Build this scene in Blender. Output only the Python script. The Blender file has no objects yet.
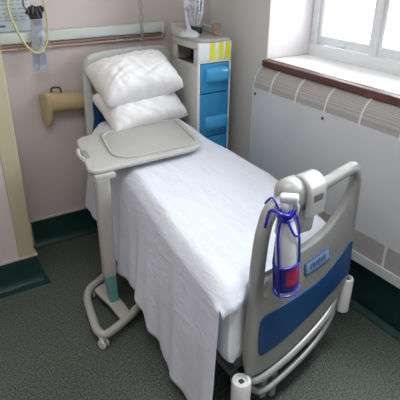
import bpy, bmesh, math, random
from math import sin, cos, pi, radians, sqrt
from mathutils import Vector, Matrix, noise

random.seed(7)
SC = bpy.context.scene
COL = SC.collection

# ------------------------------------------------------------------ materials
def mat(name, color, rough=0.5, metal=0.0, var=0.06, scale=8.0, bump=0.0, bscale=60.0,
        spec=0.5, coat=0.0, trans=0.0, alpha=1.0, sheen=0.0, detail=3.0):
    m = bpy.data.materials.new(name)
    m.use_nodes = True
    nt = m.node_tree
    b = nt.nodes['Principled BSDF']
    tc = nt.nodes.new('ShaderNodeTexCoord')
    n = nt.nodes.new('ShaderNodeTexNoise')
    n.inputs['Scale'].default_value = scale
    n.inputs['Detail'].default_value = detail
    nt.links.new(tc.outputs['Object'], n.inputs['Vector'])
    r = nt.nodes.new('ShaderNodeValToRGB')
    lo = [max(0, c * (1 - var)) for c in color[:3]] + [1]
    hi = [min(1, c * (1 + var)) for c in color[:3]] + [1]
    r.color_ramp.elements[0].color = lo
    r.color_ramp.elements[1].color = hi
    r.color_ramp.elements[0].position = 0.3
    r.color_ramp.elements[1].position = 0.7
    nt.links.new(n.outputs['Fac'], r.inputs['Fac'])
    nt.links.new(r.outputs['Color'], b.inputs['Base Color'])
    b.inputs['Roughness'].default_value = rough
    b.inputs['Metallic'].default_value = metal
    b.inputs['Specular IOR Level'].default_value = spec
    b.inputs['Coat Weight'].default_value = coat
    b.inputs['Transmission Weight'].default_value = trans
    b.inputs['Alpha'].default_value = alpha
    b.inputs['Sheen Weight'].default_value = sheen
    if bump:
        n2 = nt.nodes.new('ShaderNodeTexNoise')
        n2.inputs['Scale'].default_value = bscale
        n2.inputs['Detail'].default_value = 4
        nt.links.new(tc.outputs['Object'], n2.inputs['Vector'])
        bp = nt.nodes.new('ShaderNodeBump')
        bp.inputs['Strength'].default_value = bump
        bp.inputs['Distance'].default_value = 0.01
        nt.links.new(n2.outputs['Fac'], bp.inputs['Height'])
        nt.links.new(bp.outputs['Normal'], b.inputs['Normal'])
    return m

def floor_material():
    m = mat('speckled_vinyl', (0.080, 0.094, 0.083), rough=0.36, var=0.10, scale=2.0)
    nt = m.node_tree
    b = nt.nodes['Principled BSDF']
    tc = [n for n in nt.nodes if n.type == 'TEX_COORD'][0]
    base = b.inputs['Base Color'].links[0].from_socket
    v = nt.nodes.new('ShaderNodeTexNoise'); v.inputs['Scale'].default_value = 105; v.inputs['Detail'].default_value = 3
    nt.links.new(tc.outputs['Object'], v.inputs['Vector'])
    r = nt.nodes.new('ShaderNodeValToRGB')
    r.color_ramp.elements[0].position = 0.36; r.color_ramp.elements[0].color = (0.38, 0.40, 0.38, 1)
    r.color_ramp.elements[1].position = 0.66; r.color_ramp.elements[1].color = (1.75, 1.8, 1.72, 1)
    nt.links.new(v.outputs['Fac'], r.inputs['Fac'])
    mx = nt.nodes.new('ShaderNodeMix'); mx.data_type = 'RGBA'; mx.blend_type = 'MULTIPLY'
    mx.inputs['Factor'].default_value = 1
    nt.links.new(base, mx.inputs[6]); nt.links.new(r.outputs['Color'], mx.inputs[7])
    nt.links.new(mx.outputs[2], b.inputs['Base Color'])
    return m

def grille_material(name, color, dark, sc):
    """perforated sheet: a fine lattice of dark holes"""
    m = bpy.data.materials.new(name); m.use_nodes = True
    nt = m.node_tree; b = nt.nodes['Principled BSDF']
    tc = nt.nodes.new('ShaderNodeTexCoord')
    v = nt.nodes.new('ShaderNodeTexVoronoi'); v.inputs['Scale'].default_value = sc
    v.inputs['Randomness'].default_value = 0.15
    nt.links.new(tc.outputs['Object'], v.inputs['Vector'])
    r = nt.nodes.new('ShaderNodeValToRGB')
    r.color_ramp.elements[0].position = 0.25; r.color_ramp.elements[0].color = (*dark, 1)
    r.color_ramp.elements[1].position = 0.55; r.color_ramp.elements[1].color = (*color, 1)
    nt.links.new(v.outputs['Distance'], r.inputs['Fac'])
    nt.links.new(r.outputs['Color'], b.inputs['Base Color'])
    b.inputs['Roughness'].default_value = 0.5
    return m

def cloth_material(name, color, wr=0.5, stretch=(30, 9, 30)):
    """white cotton with woven wrinkles"""
    m = bpy.data.materials.new(name); m.use_nodes = True
    nt = m.node_tree; b = nt.nodes['Principled BSDF']
    tc = nt.nodes.new('ShaderNodeTexCoord')
    mp = nt.nodes.new('ShaderNodeMapping'); mp.inputs['Scale'].default_value = stretch
    nt.links.new(tc.outputs['Object'], mp.inputs['Vector'])
    n = nt.nodes.new('ShaderNodeTexNoise'); n.inputs['Scale'].default_value = 1; n.inputs['Detail'].default_value = 5
    n.inputs['Distortion'].default_value = 0.6
    nt.links.new(mp.outputs['Vector'], n.inputs['Vector'])
    n3 = nt.nodes.new('ShaderNodeTexNoise'); n3.inputs['Scale'].default_value = 140
    nt.links.new(tc.outputs['Object'], n3.inputs['Vector'])
    bp = nt.nodes.new('ShaderNodeBump'); bp.inputs['Strength'].default_value = wr; bp.inputs['Distance'].default_value = 0.012
    nt.links.new(n.outputs['Fac'], bp.inputs['Height'])
    bp2 = nt.nodes.new('ShaderNodeBump'); bp2.inputs['Strength'].default_value = 0.15; bp2.inputs['Distance'].default_value = 0.002
    nt.links.new(n3.outputs['Fac'], bp2.inputs['Height'])
    nt.links.new(bp.outputs['Normal'], bp2.inputs['Normal'])
    nt.links.new(bp2.outputs['Normal'], b.inputs['Normal'])
    r = nt.nodes.new('ShaderNodeValToRGB')
    r.color_ramp.elements[0].color = [c * 0.94 for c in color] + [1]
    r.color_ramp.elements[1].color = list(color) + [1]
    nt.links.new(n.outputs['Fac'], r.inputs['Fac'])
    nt.links.new(r.outputs['Color'], b.inputs['Base Color'])
    b.inputs['Roughness'].default_value = 0.85
    b.inputs['Specular IOR Level'].default_value = 0.2
    return m

def glass_material():
    m = bpy.data.materials.new('window_glass'); m.use_nodes = True
    nt = m.node_tree
    for n in list(nt.nodes):
        if n.type == 'BSDF_PRINCIPLED': nt.nodes.remove(n)
    out = [n for n in nt.nodes if n.type == 'OUTPUT_MATERIAL'][0]
    t = nt.nodes.new('ShaderNodeBsdfTransparent'); t.inputs['Color'].default_value = (0.96, 0.98, 0.98, 1)
    g = nt.nodes.new('ShaderNodeBsdfGlossy'); g.inputs['Roughness'].default_value = 0.02
    f = nt.nodes.new('ShaderNodeFresnel'); f.inputs['IOR'].default_value = 1.3
    mx = nt.nodes.new('ShaderNodeMixShader')
    nt.links.new(f.outputs['Fac'], mx.inputs['Fac'])
    nt.links.new(t.outputs['BSDF'], mx.inputs[1]); nt.links.new(g.outputs['BSDF'], mx.inputs[2])
    nt.links.new(mx.outputs['Shader'], out.inputs['Surface'])
    return m

def clear_plastic(name, color, fac):
    """thin clear film: part see-through, part milky"""
    m = bpy.data.materials.new(name); m.use_nodes = True
    nt = m.node_tree; b = nt.nodes['Principled BSDF']
    n = nt.nodes.new('ShaderNodeTexNoise'); n.inputs['Scale'].default_value = 40
    tc = nt.nodes.new('ShaderNodeTexCoord'); nt.links.new(tc.outputs['Object'], n.inputs['Vector'])
    r = nt.nodes.new('ShaderNodeMapRange'); r.inputs['To Min'].default_value = fac * 0.7; r.inputs['To Max'].default_value = min(1, fac * 1.3)
    nt.links.new(n.outputs['Fac'], r.inputs['Value'])
    nt.links.new(r.outputs['Result'], b.inputs['Alpha'])
    b.inputs['Base Color'].default_value = (*color, 1)
    b.inputs['Roughness'].default_value = 0.25
    return m

M = {}
M['wall'] = mat('pink_grey_paint', (0.60, 0.53, 0.525), 0.7, var=0.03, scale=3, bump=0.05, bscale=90)
M['wall_right'] = mat('pale_grey_paint', (0.70, 0.70, 0.68), 0.65, var=0.03, scale=3, bump=0.05, bscale=90)
M['reveal'] = mat('reveal_paint', (0.80, 0.76, 0.77), 0.6, var=0.02)
M['ceiling'] = mat('ceiling_paint', (0.75, 0.74, 0.72), 0.8, var=0.02)
M['pier'] = mat('cream_paint', (0.46, 0.41, 0.28), 0.55, var=0.03, scale=4)
M['floor'] = floor_material()
M['green'] = mat('dark_green_vinyl', (0.008, 0.042, 0.038), 0.38, var=0.2, scale=12)
M['trimline'] = mat('pale_trim', (0.5, 0.48, 0.45), 0.5)
M['heater'] = mat('heater_enamel', (0.60, 0.63, 0.65), 0.45, var=0.03, scale=4)
M['heater_strip'] = mat('heater_strip', (0.72, 0.72, 0.71), 0.4)
M['grille'] = grille_material('heater_mesh', (0.46, 0.45, 0.44), (0.27, 0.26, 0.26), 150)
M['white_paint'] = mat('white_gloss_paint', (0.80, 0.82, 0.84), 0.3, var=0.02)
M['sill_top'] = mat('sill_top_glare', (0.88, 0.88, 0.87), 0.35, var=0.02)  # window glare on the sill top, put into the base colour as white
M['sill_wood'] = mat('brown_varnish', (0.115, 0.042, 0.030), 0.45, var=0.25, scale=14)
M['glass'] = glass_material()
M['chrome'] = mat('chrome', (0.7, 0.7, 0.7), 0.25, metal=1.0)
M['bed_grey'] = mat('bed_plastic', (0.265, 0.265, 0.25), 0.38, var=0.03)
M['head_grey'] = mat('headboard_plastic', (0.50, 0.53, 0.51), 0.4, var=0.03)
M['bed_blue'] = mat('bed_blue_panel', (0.004, 0.055, 0.185), 0.4, var=0.06)
M['steel'] = mat('grey_steel', (0.36, 0.37, 0.37), 0.35, metal=0.3, var=0.06)
M['dark_steel'] = mat('dark_steel', (0.05, 0.053, 0.055), 0.5, metal=0.3)
M['rubber'] = mat('black_rubber', (0.02, 0.02, 0.02), 0.6)
M['roller'] = mat('roller_plastic', (0.58, 0.58, 0.57), 0.3, coat=0.4)
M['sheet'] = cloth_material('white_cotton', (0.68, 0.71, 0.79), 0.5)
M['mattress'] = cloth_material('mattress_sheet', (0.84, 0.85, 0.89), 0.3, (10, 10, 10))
M['pillow'] = cloth_material('pillow_cotton', (0.86, 0.85, 0.865), 0.45, (9, 22, 9))
M['table_grey'] = mat('table_laminate', (0.48, 0.475, 0.455), 0.4, var=0.03)
M['table_top'] = mat('table_top_laminate', (0.44, 0.435, 0.42), 0.35, var=0.03)
M['column'] = mat('column_paint', (0.42, 0.41, 0.38), 0.4, var=0.02)
M['teal'] = mat('teal_plastic', (0.12, 0.33, 0.33), 0.45)
M['cab_body'] = mat('cabinet_laminate', (0.58, 0.575, 0.54), 0.4, var=0.03)
M['cab_white'] = mat('cabinet_white', (0.80, 0.83, 0.85), 0.35, var=0.02)
M['cab_blue'] = mat('drawer_blue', (0.03, 0.29, 0.60), 0.25, var=0.05, coat=0.3)
M['cab_blue2'] = mat('drawer_handle_blue', (0.05, 0.35, 0.68), 0.2, var=0.04, coat=0.5)
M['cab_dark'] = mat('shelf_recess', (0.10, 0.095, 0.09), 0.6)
M['cab_top'] = mat('cabinet_top', (0.42, 0.41, 0.39), 0.35)
M['yellow'] = mat('yellow_label', (0.80, 0.78, 0.03), 0.5, var=0.03)
M['fan'] = mat('fan_plastic', (0.62, 0.66, 0.72), 0.35)
M['fan_blade'] = clear_plastic('fan_blade', (0.70, 0.78, 0.88), 0.75)
M['trunk'] = mat('trunking_grey', (0.56, 0.60, 0.59), 0.4, var=0.03)
M['copper'] = mat('copper_pipe', (0.62, 0.44, 0.37), 0.4, metal=0.35, var=0.1)
M['notice'] = mat('notice_paper', (0.52, 0.60, 0.64), 0.55, var=0.05)
M['ink'] = mat('notice_ink', (0.10, 0.12, 0.24), 0.6)
M['ink_light'] = mat('faint_ink', (0.33, 0.37, 0.48), 0.6)
M['ink_mid'] = mat('mid_ink', (0.20, 0.22, 0.34), 0.6)
M['black'] = mat('black_plastic', (0.02, 0.02, 0.025), 0.4)
M['tube_yellow'] = mat('yellow_tubing', (0.50, 0.49, 0.19), 0.3, var=0.05)
M['strap'] = mat('brown_strap', (0.22, 0.12, 0.05), 0.6)
M['bag'] = clear_plastic('clear_bag', (0.52, 0.55, 0.62), 0.6)
M['beige'] = mat('beige_plastic', (0.47, 0.37, 0.20), 0.45, var=0.04)
M['cord'] = mat('grey_cord', (0.34, 0.34, 0.36), 0.5)
M['bottle'] = mat('bottle_plastic', (0.55, 0.56, 0.59), 0.3, var=0.03)
M['bottle_blue'] = mat('blue_label', (0.02, 0.014, 0.19), 0.3, var=0.15)
M['bottle_red'] = mat('red_label', (0.33, 0.015, 0.07), 0.35)
M['wire_blue'] = mat('blue_wire', (0.015, 0.015, 0.33), 0.3)
M['sticker'] = mat('pale_blue_plate', (0.22, 0.34, 0.50), 0.35)
M['sticker_in'] = mat('deep_blue_plate', (0.05, 0.11, 0.27), 0.35)
M['handset'] = mat('handset_plastic', (0.33, 0.33, 0.315), 0.28, coat=0.4)
M['tumbler'] = mat('tumbler_plastic', (0.38, 0.28, 0.22), 0.35)
M['green_dark'] = mat('dark_green_plastic', (0.03, 0.07, 0.06), 0.4)

# ------------------------------------------------------------------ object helpers
def empty(name, loc, label, cat, group=None):
    o = bpy.data.objects.new(name, None); COL.objects.link(o)
    o.location = loc; o.empty_display_size = 0.05
    o['label'] = label; o['category'] = cat
    if group: o['group'] = group
    return o

def world_loc(o):
    v = Vector((0, 0, 0))
    while o is not None:
        v += o.location; o = o.parent
    return v

def link(name, me, m, parent=None, origin=None, smooth=True, angle=40):
    """me is in world coordinates; the origin is moved to the parent's or to `origin`"""
    off = world_loc(parent) if parent is not None else Vector(origin or (0, 0, 0))
    me.transform(Matrix.Translation(-off))
    me.materials.clear(); me.materials.append(m)
    o = bpy.data.objects.new(name, me); COL.objects.link(o)
    if parent is not None: o.parent = parent
    else: o.location = off
    if smooth:
        for p in me.polygons: p.use_smooth = True
        try: me.set_sharp_from_angle(angle=radians(angle))
        except Exception: pass
    return o

def tag(o, label, cat, group=None):
    o['label'] = label; o['category'] = cat
    if group: o['group'] = group
    return o

class MB:
    def __init__(s): s.bm = bmesh.new()
    def box(s, lo, hi, bev=0.0, seg=2, rot=None, pivot=None):
        lo = Vector(lo); hi = Vector(hi)
        b = bmesh.new(); bmesh.ops.create_cube(b, size=1)
        for v in b.verts:
            v.co = Vector([(lo[i] + hi[i]) / 2 + v.co[i] * (hi[i] - lo[i]) for i in range(3)])
        if bev: bmesh.ops.bevel(b, geom=list(b.edges), offset=bev, segments=seg, profile=0.5, affect='EDGES')
        if rot is not None:
            p = Vector(pivot) if pivot is not None else (lo + hi) / 2
            for v in b.verts: v.co = p + rot @ (v.co - p)
        return s.join(b)
    def join(s, b):
        me = bpy.data.meshes.new('t'); b.to_mesh(me); b.free(); s.bm.from_mesh(me); bpy.data.meshes.remove(me); return s
    def mesh(s, me): s.bm.from_mesh(me); return s
    def tube(s, pts, rad, n=12, closed=False, smooth=0, flat=1.0):
        P = [Vector(p) for p in pts]
        R = rad if isinstance(rad, (list, tuple)) else [rad] * len(P)
        if smooth:
            Q, RR = [], []
            L = len(P); segs = L if closed else L - 1
            for i in range(segs):
                if closed: p0, p1, p2, p3 = P[(i - 1) % L], P[i], P[(i + 1) % L], P[(i + 2) % L]
                else: p0, p1, p2, p3 = P[max(i - 1, 0)], P[i], P[i + 1], P[min(i + 2, L - 1)]
                for k in range(smooth):
                    t = k / smooth
                    Q.append(0.5 * ((2 * p1) + (p2 - p0) * t + (2 * p0 - 5 * p1 + 4 * p2 - p3) * t * t + (3 * p1 - p0 - 3 * p2 + p3) * t ** 3))
                    RR.append(R[i] * (1 - t) + R[(i + 1) % L] * t)
            if not closed: Q.append(P[-1]); RR.append(R[-1])
            P, R = Q, RR
        rings = []; L = len(P); nrm = None
        for i in range(L):
            if closed: t = (P[(i + 1) % L] - P[i - 1])
            else: t = P[min(i + 1, L - 1)] - P[max(i - 1, 0)]
            t.normalize()
            if nrm is None:
                a = Vector((0, 0, 1)) if abs(t.z) < 0.9 else Vector((1, 0, 0))
                nrm = (a - t * a.dot(t)).normalized()
            else: nrm = (nrm - t * nrm.dot(t)).normalized()
            bn = t.cross(nrm)
            rings.append([s.bm.verts.new(P[i] + R[i] * (cos(2 * pi * k / n) * nrm + flat * sin(2 * pi * k / n) * bn)) for k in range(n)])
        for i in range(L if closed else L - 1):
            a, b = rings[i], rings[(i + 1) % L]
            for k in range(n): s.bm.faces.new((a[k], a[(k + 1) % n], b[(k + 1) % n], b[k]))
        if not closed:
            s.bm.faces.new(rings[0][::-1]); s.bm.faces.new(rings[-1])
        return s
    def lathe(s, prof, c=(0, 0, 0), n=32, rot=None, sx=1, sy=1, cap=True):
        c = Vector(c); rings = []
        for (r, z) in prof:
            ring = []
            for k in range(n):
                v = Vector((sx * r * cos(2 * pi * k / n), sy * r * sin(2 * pi * k / n), z))
                if rot is not None: v = rot @ v
                ring.append(s.bm.verts.new(c + v))
            rings.append(ring)
        for i in range(len(rings) - 1):
            a, b = rings[i], rings[i + 1]
            for k in range(n): s.bm.faces.new((a[k], a[(k + 1) % n], b[(k + 1) % n], b[k]))
        if cap:
            s.bm.faces.new(rings[0][::-1]); s.bm.faces.new(rings[-1])
        return s
    def done(s, name, m, parent=None, origin=None, smooth=True, angle=40, recalc=True):
        if recalc: bmesh.ops.recalc_face_normals(s.bm, faces=list(s.bm.faces))
        me = bpy.data.meshes.new(name); s.bm.to_mesh(me); s.bm.free()
        return link(name, me, m, parent, origin, smooth, angle)

def rounded(pts, r, n=6):
    """round the corners of a polygon; r is one radius or one per corner"""
    out = []; L = len(pts)
    for i in range(L):
        p = Vector(pts[i]); a = Vector(pts[i - 1]); b = Vector(pts[(i + 1) % L])
        rr = r[i] if isinstance(r, (list, tuple)) else r
        if rr <= 0: out.append(tuple(p)); continue
        da = (a - p); db = (b - p)
        k = min(rr, da.length * 0.48, db.length * 0.48)
        A = p + da.normalized() * k; B = p + db.normalized() * k
        for j in range(n + 1):
            t = j / n
            out.append(tuple((1 - t) ** 2 * A + 2 * t * (1 - t) * p + t * t * B))
    return out

def spline(pts, k=6):
    P = [Vector(p) for p in pts]; L = len(P); Q = []
    for i in range(L):
        p0, p1, p2, p3 = P[i - 1], P[i], P[(i + 1) % L], P[(i + 2) % L]
        for j in range(k):
            t = j / k
            Q.append(tuple(0.5 * ((2 * p1) + (p2 - p0) * t + (2 * p0 - 5 * p1 + 4 * p2 - p3) * t * t + (3 * p1 - p0 - 3 * p2 + p3) * t ** 3)))
    return Q

def plate(loops, thick, bevel, frame, res=3):
    """flat shape with holes, extruded with rounded edges. frame = 4x4 placing local (x, y, depth) in the world."""
    cu = bpy.data.curves.new('plate', 'CURVE'); cu.dimensions = '2D'; cu.fill_mode = 'BOTH'
    cu.extrude = max(thick / 2 - bevel, 0.0005); cu.bevel_depth = bevel; cu.bevel_resolution = res
    cu.offset = -bevel
    for lp in loops:
        s = cu.splines.new('POLY'); s.points.add(len(lp) - 1); s.use_cyclic_u = True
        for i, p in enumerate(lp): s.points[i].co = (p[0], p[1], 0, 1)
    o = bpy.data.objects.new('plate_tmp', cu); COL.objects.link(o)
    dg = bpy.context.evaluated_depsgraph_get(); dg.update()
    me = bpy.data.meshes.new_from_object(o.evaluated_get(dg))
    bpy.data.objects.remove(o); bpy.data.curves.remove(cu)
    me.transform(frame)
    b = bmesh.new(); b.from_mesh(me); bmesh.ops.remove_doubles(b, verts=list(b.verts), dist=1e-5); b.to_mesh(me); b.free()
    return me

def vframe(o, yaw):
    """local x along the yaw direction, local y up, local depth z = x cross y, towards the viewer's side"""
    e = Vector((cos(yaw), sin(yaw), 0)); z = Vector((0, 0, 1)); d = e.cross(z)
    return Matrix(((e.x, z.x, d.x, o[0]), (e.y, z.y, d.y, o[1]), (e.z, z.z, d.z, o[2]), (0, 0, 0, 1)))

def hframe(o, yaw=0):
    return Matrix.Translation(Vector(o)) @ Matrix.Rotation(yaw, 4, 'Z')

def RX(a): return Matrix.Rotation(a, 3, 'X')
def RY(a): return Matrix.Rotation(a, 3, 'Y')
def RZ(a): return Matrix.Rotation(a, 3, 'Z')

def struct(o): o['kind'] = 'structure'; return o

# ------------------------------------------------------------------ the room
XR, YB, ZC = 2.20, 3.31, 3.2       # right wall, back wall, ceiling
XL, YF = -2.0, -1.6
WX, WY1, WY0, WZ0, WZ1 = 2.58, 2.62, -0.78, 1.335, 2.85   # window recess

struct(MB().box((XL - .1, YF - .1, -0.1), (WX + .3, YB + .1, 0)).done('floor', M['floor'], smooth=False))
struct(MB().box((XL - .1, YF - .1, ZC), (WX + .3, YB + .1, ZC + .1)).done('ceiling', M['ceiling'], smooth=False))
struct(MB().box((XL - .1, YB, 0), (WX + .3, YB + .1, ZC)).done('wall_back', M['wall'], smooth=False))
struct(MB().box((XL - .1, YF, 0), (XL, YB, ZC)).done('wall_left', M['wall'], smooth=False))
struct(MB().box((XL - .1, YF - .1, 0), (WX + .3, YF, ZC)).done('wall_front', M['wall'], smooth=False))
wr = MB()
wr.box((XR, YF, 0), (WX + .12, YB, WZ0 - 0.04))
wr.box((XR, YF, WZ1), (WX + .12, YB, ZC))
wr.box((XR, WY1, WZ0 - .04), (WX + .12, YB, WZ1))
wr.box((XR, YF, WZ0 - .04), (WX + .12, WY0, WZ1))
struct(wr.done('wall_right', M['wall_right'], smooth=False))
rv = MB()
rv.box((XR + .004, WY1 - .004, WZ0 + .008), (WX - .01, WY1 + .001, WZ1))
rv.box((XR + .004, WY0 - .001, WZ0 + .008), (WX - .01, WY0 + .004, WZ1))
rv.box((XR + .004, WY0 + .004, WZ1 - .004), (WX - .01, WY1 - .004, WZ1 + .001))
struct(rv.done('trim_1', M['reveal'], smooth=False))

# projecting pier at the left
PX, PY = 0.565, 2.86
pier = struct(MB().box((-0.45, PY, 0), (PX - .004, YB, ZC), 0.004, 1).done('wall_pier', M['wall'], smooth=False))
MB().box((PX - .10, PY - .006, .205), (PX, YB - .002, ZC), 0.004, 1).done('corner_guard', M['pier'], pier, smooth=False)

# coved dark-green skirting, swept along the wall line
def skirting(name, path, h, toe=0.055, t=0.012, trim=True):
    prof = [(0, 0), (toe, 0), (toe, 0.004), (toe * 0.62, 0.012), (toe * 0.36, 0.030), (t, 0.065), (t, h), (0, h)]
    bm = bmesh.new(); P = [Vector((p[0], p[1])) for p in path]
    nr = []
    for i in range(len(P)):
        ds = []
        if i > 0: ds.append((P[i] - P[i - 1]).normalized())
        if i < len(P) - 1: ds.append((P[i + 1] - P[i]).normalized())
        ns = [Vector((d.y, -d.x)) for d in ds]
        v = sum(ns, Vector((0, 0)))
        v = v / max(v.length_squared, 1e-6) * len(ns) if len(ns) == 1 else v * (2 / v.length_squared)
        nr.append(v)
    rings = [[bm.verts.new((P[i].x + nr[i].x * a, P[i].y + nr[i].y * a, z)) for a, z in prof] for i in range(len(P))]
    for i in range(len(P) - 1):
        for k in range(len(prof)):
            k2 = (k + 1) % len(prof)
            bm.faces.new((rings[i][k], rings[i + 1][k], rings[i + 1][k2], rings[i][k2]))
    bm.faces.new(rings[0]); bm.faces.new(rings[-1][::-1])
    m = MB(); m.bm.free(); m.bm = bm
    o = struct(m.done(name, M['green'], angle=50))
    if trim:
        tb = MB()
        prof2 = [(0, h), (t + .003, h), (t + .003, h + 0.012), (0, h + 0.012)]
        rs = [[tb.bm.verts.new((P[i].x + nr[i].x * a, P[i].y + nr[i].y * a, z)) for a, z in prof2] for i in range(len(P))]
        for i in range(len(P) - 1):
            for k in range(4): tb.bm.faces.new((rs[i][k], rs[i + 1][k], rs[i + 1][(k + 1) % 4], rs[i][(k + 1) % 4]))
        tb.bm.faces.new(rs[0]); tb.bm.faces.new(rs[-1][::-1])
        tb.done('capping_strip', M['trimline'], o, smooth=False)
    return o
skirting('baseboard_left', [(-0.45, PY), (PX, PY), (PX, YB)], 0.205, toe=0.062)
skirting('baseboard_back', [(PX + .1, YB), (XR, YB)], 0.205, toe=0.055)
skirting('baseboard_right', [(XR, YB - .06), (XR, YF)], 0.33, toe=0.06, t=0.03, trim=False)

# ------------------------------------------------------------------ window
win = bpy.data.objects.new('window_1', None); COL.objects.link(win); win.location = (WX, 1.6, WZ0); win['kind'] = 'structure'
fr = MB()
fr.box((WX, WY1 - .055, WZ0), (WX + .09, WY1, WZ1), .006)
fr.box((WX, WY0, WZ0), (WX + .09, WY0 + .055, WZ1), .006)
fr.box((WX - .01, WY0, WZ0), (WX + .09, WY1, WZ0 + .075), .006)
fr.box((WX, WY0, WZ1 - .06), (WX + .09, WY1, WZ1), .006)
ys = [WY1 - .055, 2.075, 1.52, 0.965, 0.41, -.145, WY0 + .055]
for y in ys[1:-1]: fr.box((WX + .01, y - .022, WZ0 + .07), (WX + .085, y + .022, WZ1 - .05), .005)
fr.done('window_frame', M['white_paint'], win, angle=30)
for i in range(6):
    y1, y0 = ys[i] - (0 if i == 0 else .022), ys[i + 1] + (0 if i == 5 else .022)
    s = MB(); z0, z1 = WZ0 + .078, WZ1 - .055
    w = 0.026
    s.box((WX + .02, y0 + .003, z0), (WX + .065, y1 - .003, z0 + .058), .005)
    s.box((WX + .02, y0 + .003, z1 - w), (WX + .065, y1 - .003, z1), .005)
    s.box((WX + .02, y0 + .003, z0 + .05), (WX + .065, y0 + .003 + w, z1 - .02), .005)
    s.box((WX + .02, y1 - .003 - w, z0 + .05), (WX + .065, y1 - .003, z1 - .02), .005)
    so = s.done('sash', M['white_paint'], win, angle=30)
    MB().box((WX + .040, y0 + .02, z0 + .05), (WX + .045, y1 - .02, z1 - .02)).done('pane', M['glass'], so, smooth=False)
la = MB().box((WX + .002, 2.30, WZ0 + .088), (WX + .02, 2.36, WZ0 + .106), .004)
la.tube([(WX + .002, 2.345, WZ0 + .10), (WX - .018, 2.335, WZ0 + .10), (WX - .022, 2.29, WZ0 + .106), (WX - .02, 2.25, WZ0 + .112)], .006, 8, smooth=4)
la.done('latch', M['white_paint'], win)
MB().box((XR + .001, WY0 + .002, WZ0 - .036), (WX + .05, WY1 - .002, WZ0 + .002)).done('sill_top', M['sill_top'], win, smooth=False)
MB().box((XR - .048, WY0 - .05, WZ0 - .036), (XR + .0, WY1 - .012, WZ0 + .004), .006).done('sill_nosing', M['sill_wood'], win, angle=30)
MB().box((XR + .0005, WY0 + .003, WZ0 + .002), (XR + .022, WY1 - .003, WZ0 + .004)).done('sill_edge', M['sill_wood'], win, smooth=False)

# ------------------------------------------------------------------ heater cover along the right wall
hx, hy1, hy0 = 2.095, 2.605, -1.2
ht = empty('radiator_cover', (2.15, 1.6, 0.34), 'long pale grey radiator cover with mesh top along the wall under the window', 'radiator')
# profile (x, z) of the cover: front face, curved top to the wall
def cover_curve(a0, a1, n=8):
    """quarter-ellipse top between angles, 0 = front shoulder, 1 = wall"""
    return [(XR - .002 - (XR - .002 - hx) * cos(pi / 2 * (a0 + (a1 - a0) * i / n)), 1.165 + 0.135 * sin(pi / 2 * (a0 + (a1 - a0) * i / n))) for i in range(n + 1)]
def sweep_y(prof, y0, y1, closed=True):
    m = MB()
    A = [m.bm.verts.new((x, y0, z)) for x, z in prof]; B = [m.bm.verts.new((x, y1, z)) for x, z in prof]
    n = len(prof)
    for k in range(n if closed else n - 1):
        m.bm.faces.new((A[k], A[(k + 1) % n], B[(k + 1) % n], B[k]))
    m.bm.faces.new(A); m.bm.faces.new(B[::-1])
    return m
sweep_y([(XR - .002, 0.56), (hx, 0.56), (hx, 1.165), (XR - .002, 1.165)], hy0, hy1).done('front_panel', M['heater'], ht, smooth=False)
sweep_y([(XR - .002, 1.166)] + cover_curve(0, 1), hy0, hy1).done('top_mesh', M['grille'], ht, angle=60)
sweep_y([(XR - .002, 0.425), (hx + .004, 0.425), (hx + .004, 0.56), (XR - .002, 0.56)], hy0, hy1).done('bottom_mesh', M['grille'], ht, smooth=False)
sweep_y([(XR - .002, 0.368), (hx - .008, 0.368), (hx - .008, 0.425), (XR - .002, 0.425)], hy0, hy1).done('base_rail', M['heater'], ht, smooth=False)
sweep_y([(XR - .002, 0.345), (hx + .02, 0.345), (hx + .02, 0.368), (XR - .002, 0.368)], hy0, hy1).done('shadow_gap', M['dark_steel'], ht, smooth=False)
# end plate with the same curved outline
sweep_y([(XR - .001, 0.345), (hx - .003, 0.345), (hx - .003, 1.165)] + [(x - .003, z + .003) for x, z in cover_curve(0, 1)], hy1, hy1 + .006).done('end_plate', M['heater'], ht, angle=60)
for y in [2.43, 2.196, 1.95, 1.69, 1.43, 1.16, .9, .6, .3]:
    prof = [(x - .003, z + .003) for x, z in cover_curve(0, 1)]
    prof = [(hx - .003, 1.15)] + prof + [(x + .004, z - .004) for x, z in cover_curve(0, 1)][::-1] + [(hx + .002, 1.15)]
    sweep_y(prof, y - .006, y + .006).done('dividing_strip', M['heater_strip'], ht, angle=60)
for y in [2.43, 1.93, 1.38, 0.9, 0.4]:
    MB().box((hx - .001, y - .007, .425), (hx + .008, y + .007, .56)).done('lower_dividing_strip', M['heater_strip'], ht, smooth=False)
for y, z in [(2.585, 1.125), (1.956, 1.125), (1.25, 1.125)]:
    MB().lathe([(.009, 0), (.009, .004), (.004, .007)], (hx, y, z), 12, RY(-pi / 2)).done('screw_head', M['dark_steel'], ht)

# ------------------------------------------------------------------ back wall services
tr = MB()
tr.box((0.58, 3.235, 1.462), (1.745, YB - .001, 1.528), .012, 3)
to = tr.done('wall_trunking', M['trunk'], origin=(1.16, YB, 1.495))
tag(to, 'long pale grey-green trunking running level along the back wall above the bed', 'trunking')
ec = MB().box((1.743, 3.232, 1.458), (1.768, YB - .001, 1.532), .008, 2).done('end_cap', M['trunk'], to)
for z, nm, lb in [(1.446, 'copper_pipe', 'upper copper pipe of the two close under the wall trunking'), (1.424, 'copper_pipe', 'lower copper pipe of the two close under the wall trunking')]:
    p = MB().tube([(0.575, 3.285, z), (1.79, 3.285, z)], 0.0085, 12)
    po = p.done(nm, M['copper'], origin=(1.18, 3.285, z)); tag(po, lb, 'pipe', 'copper pipes under the trunking')
    for x in (0.95, 1.42, 1.77):
        MB().box((x - .006, 3.277, z - .0105), (x + .006, YB, z + .0105), .002).done('pipe_clip', M['trunk'], po, smooth=False)
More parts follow.
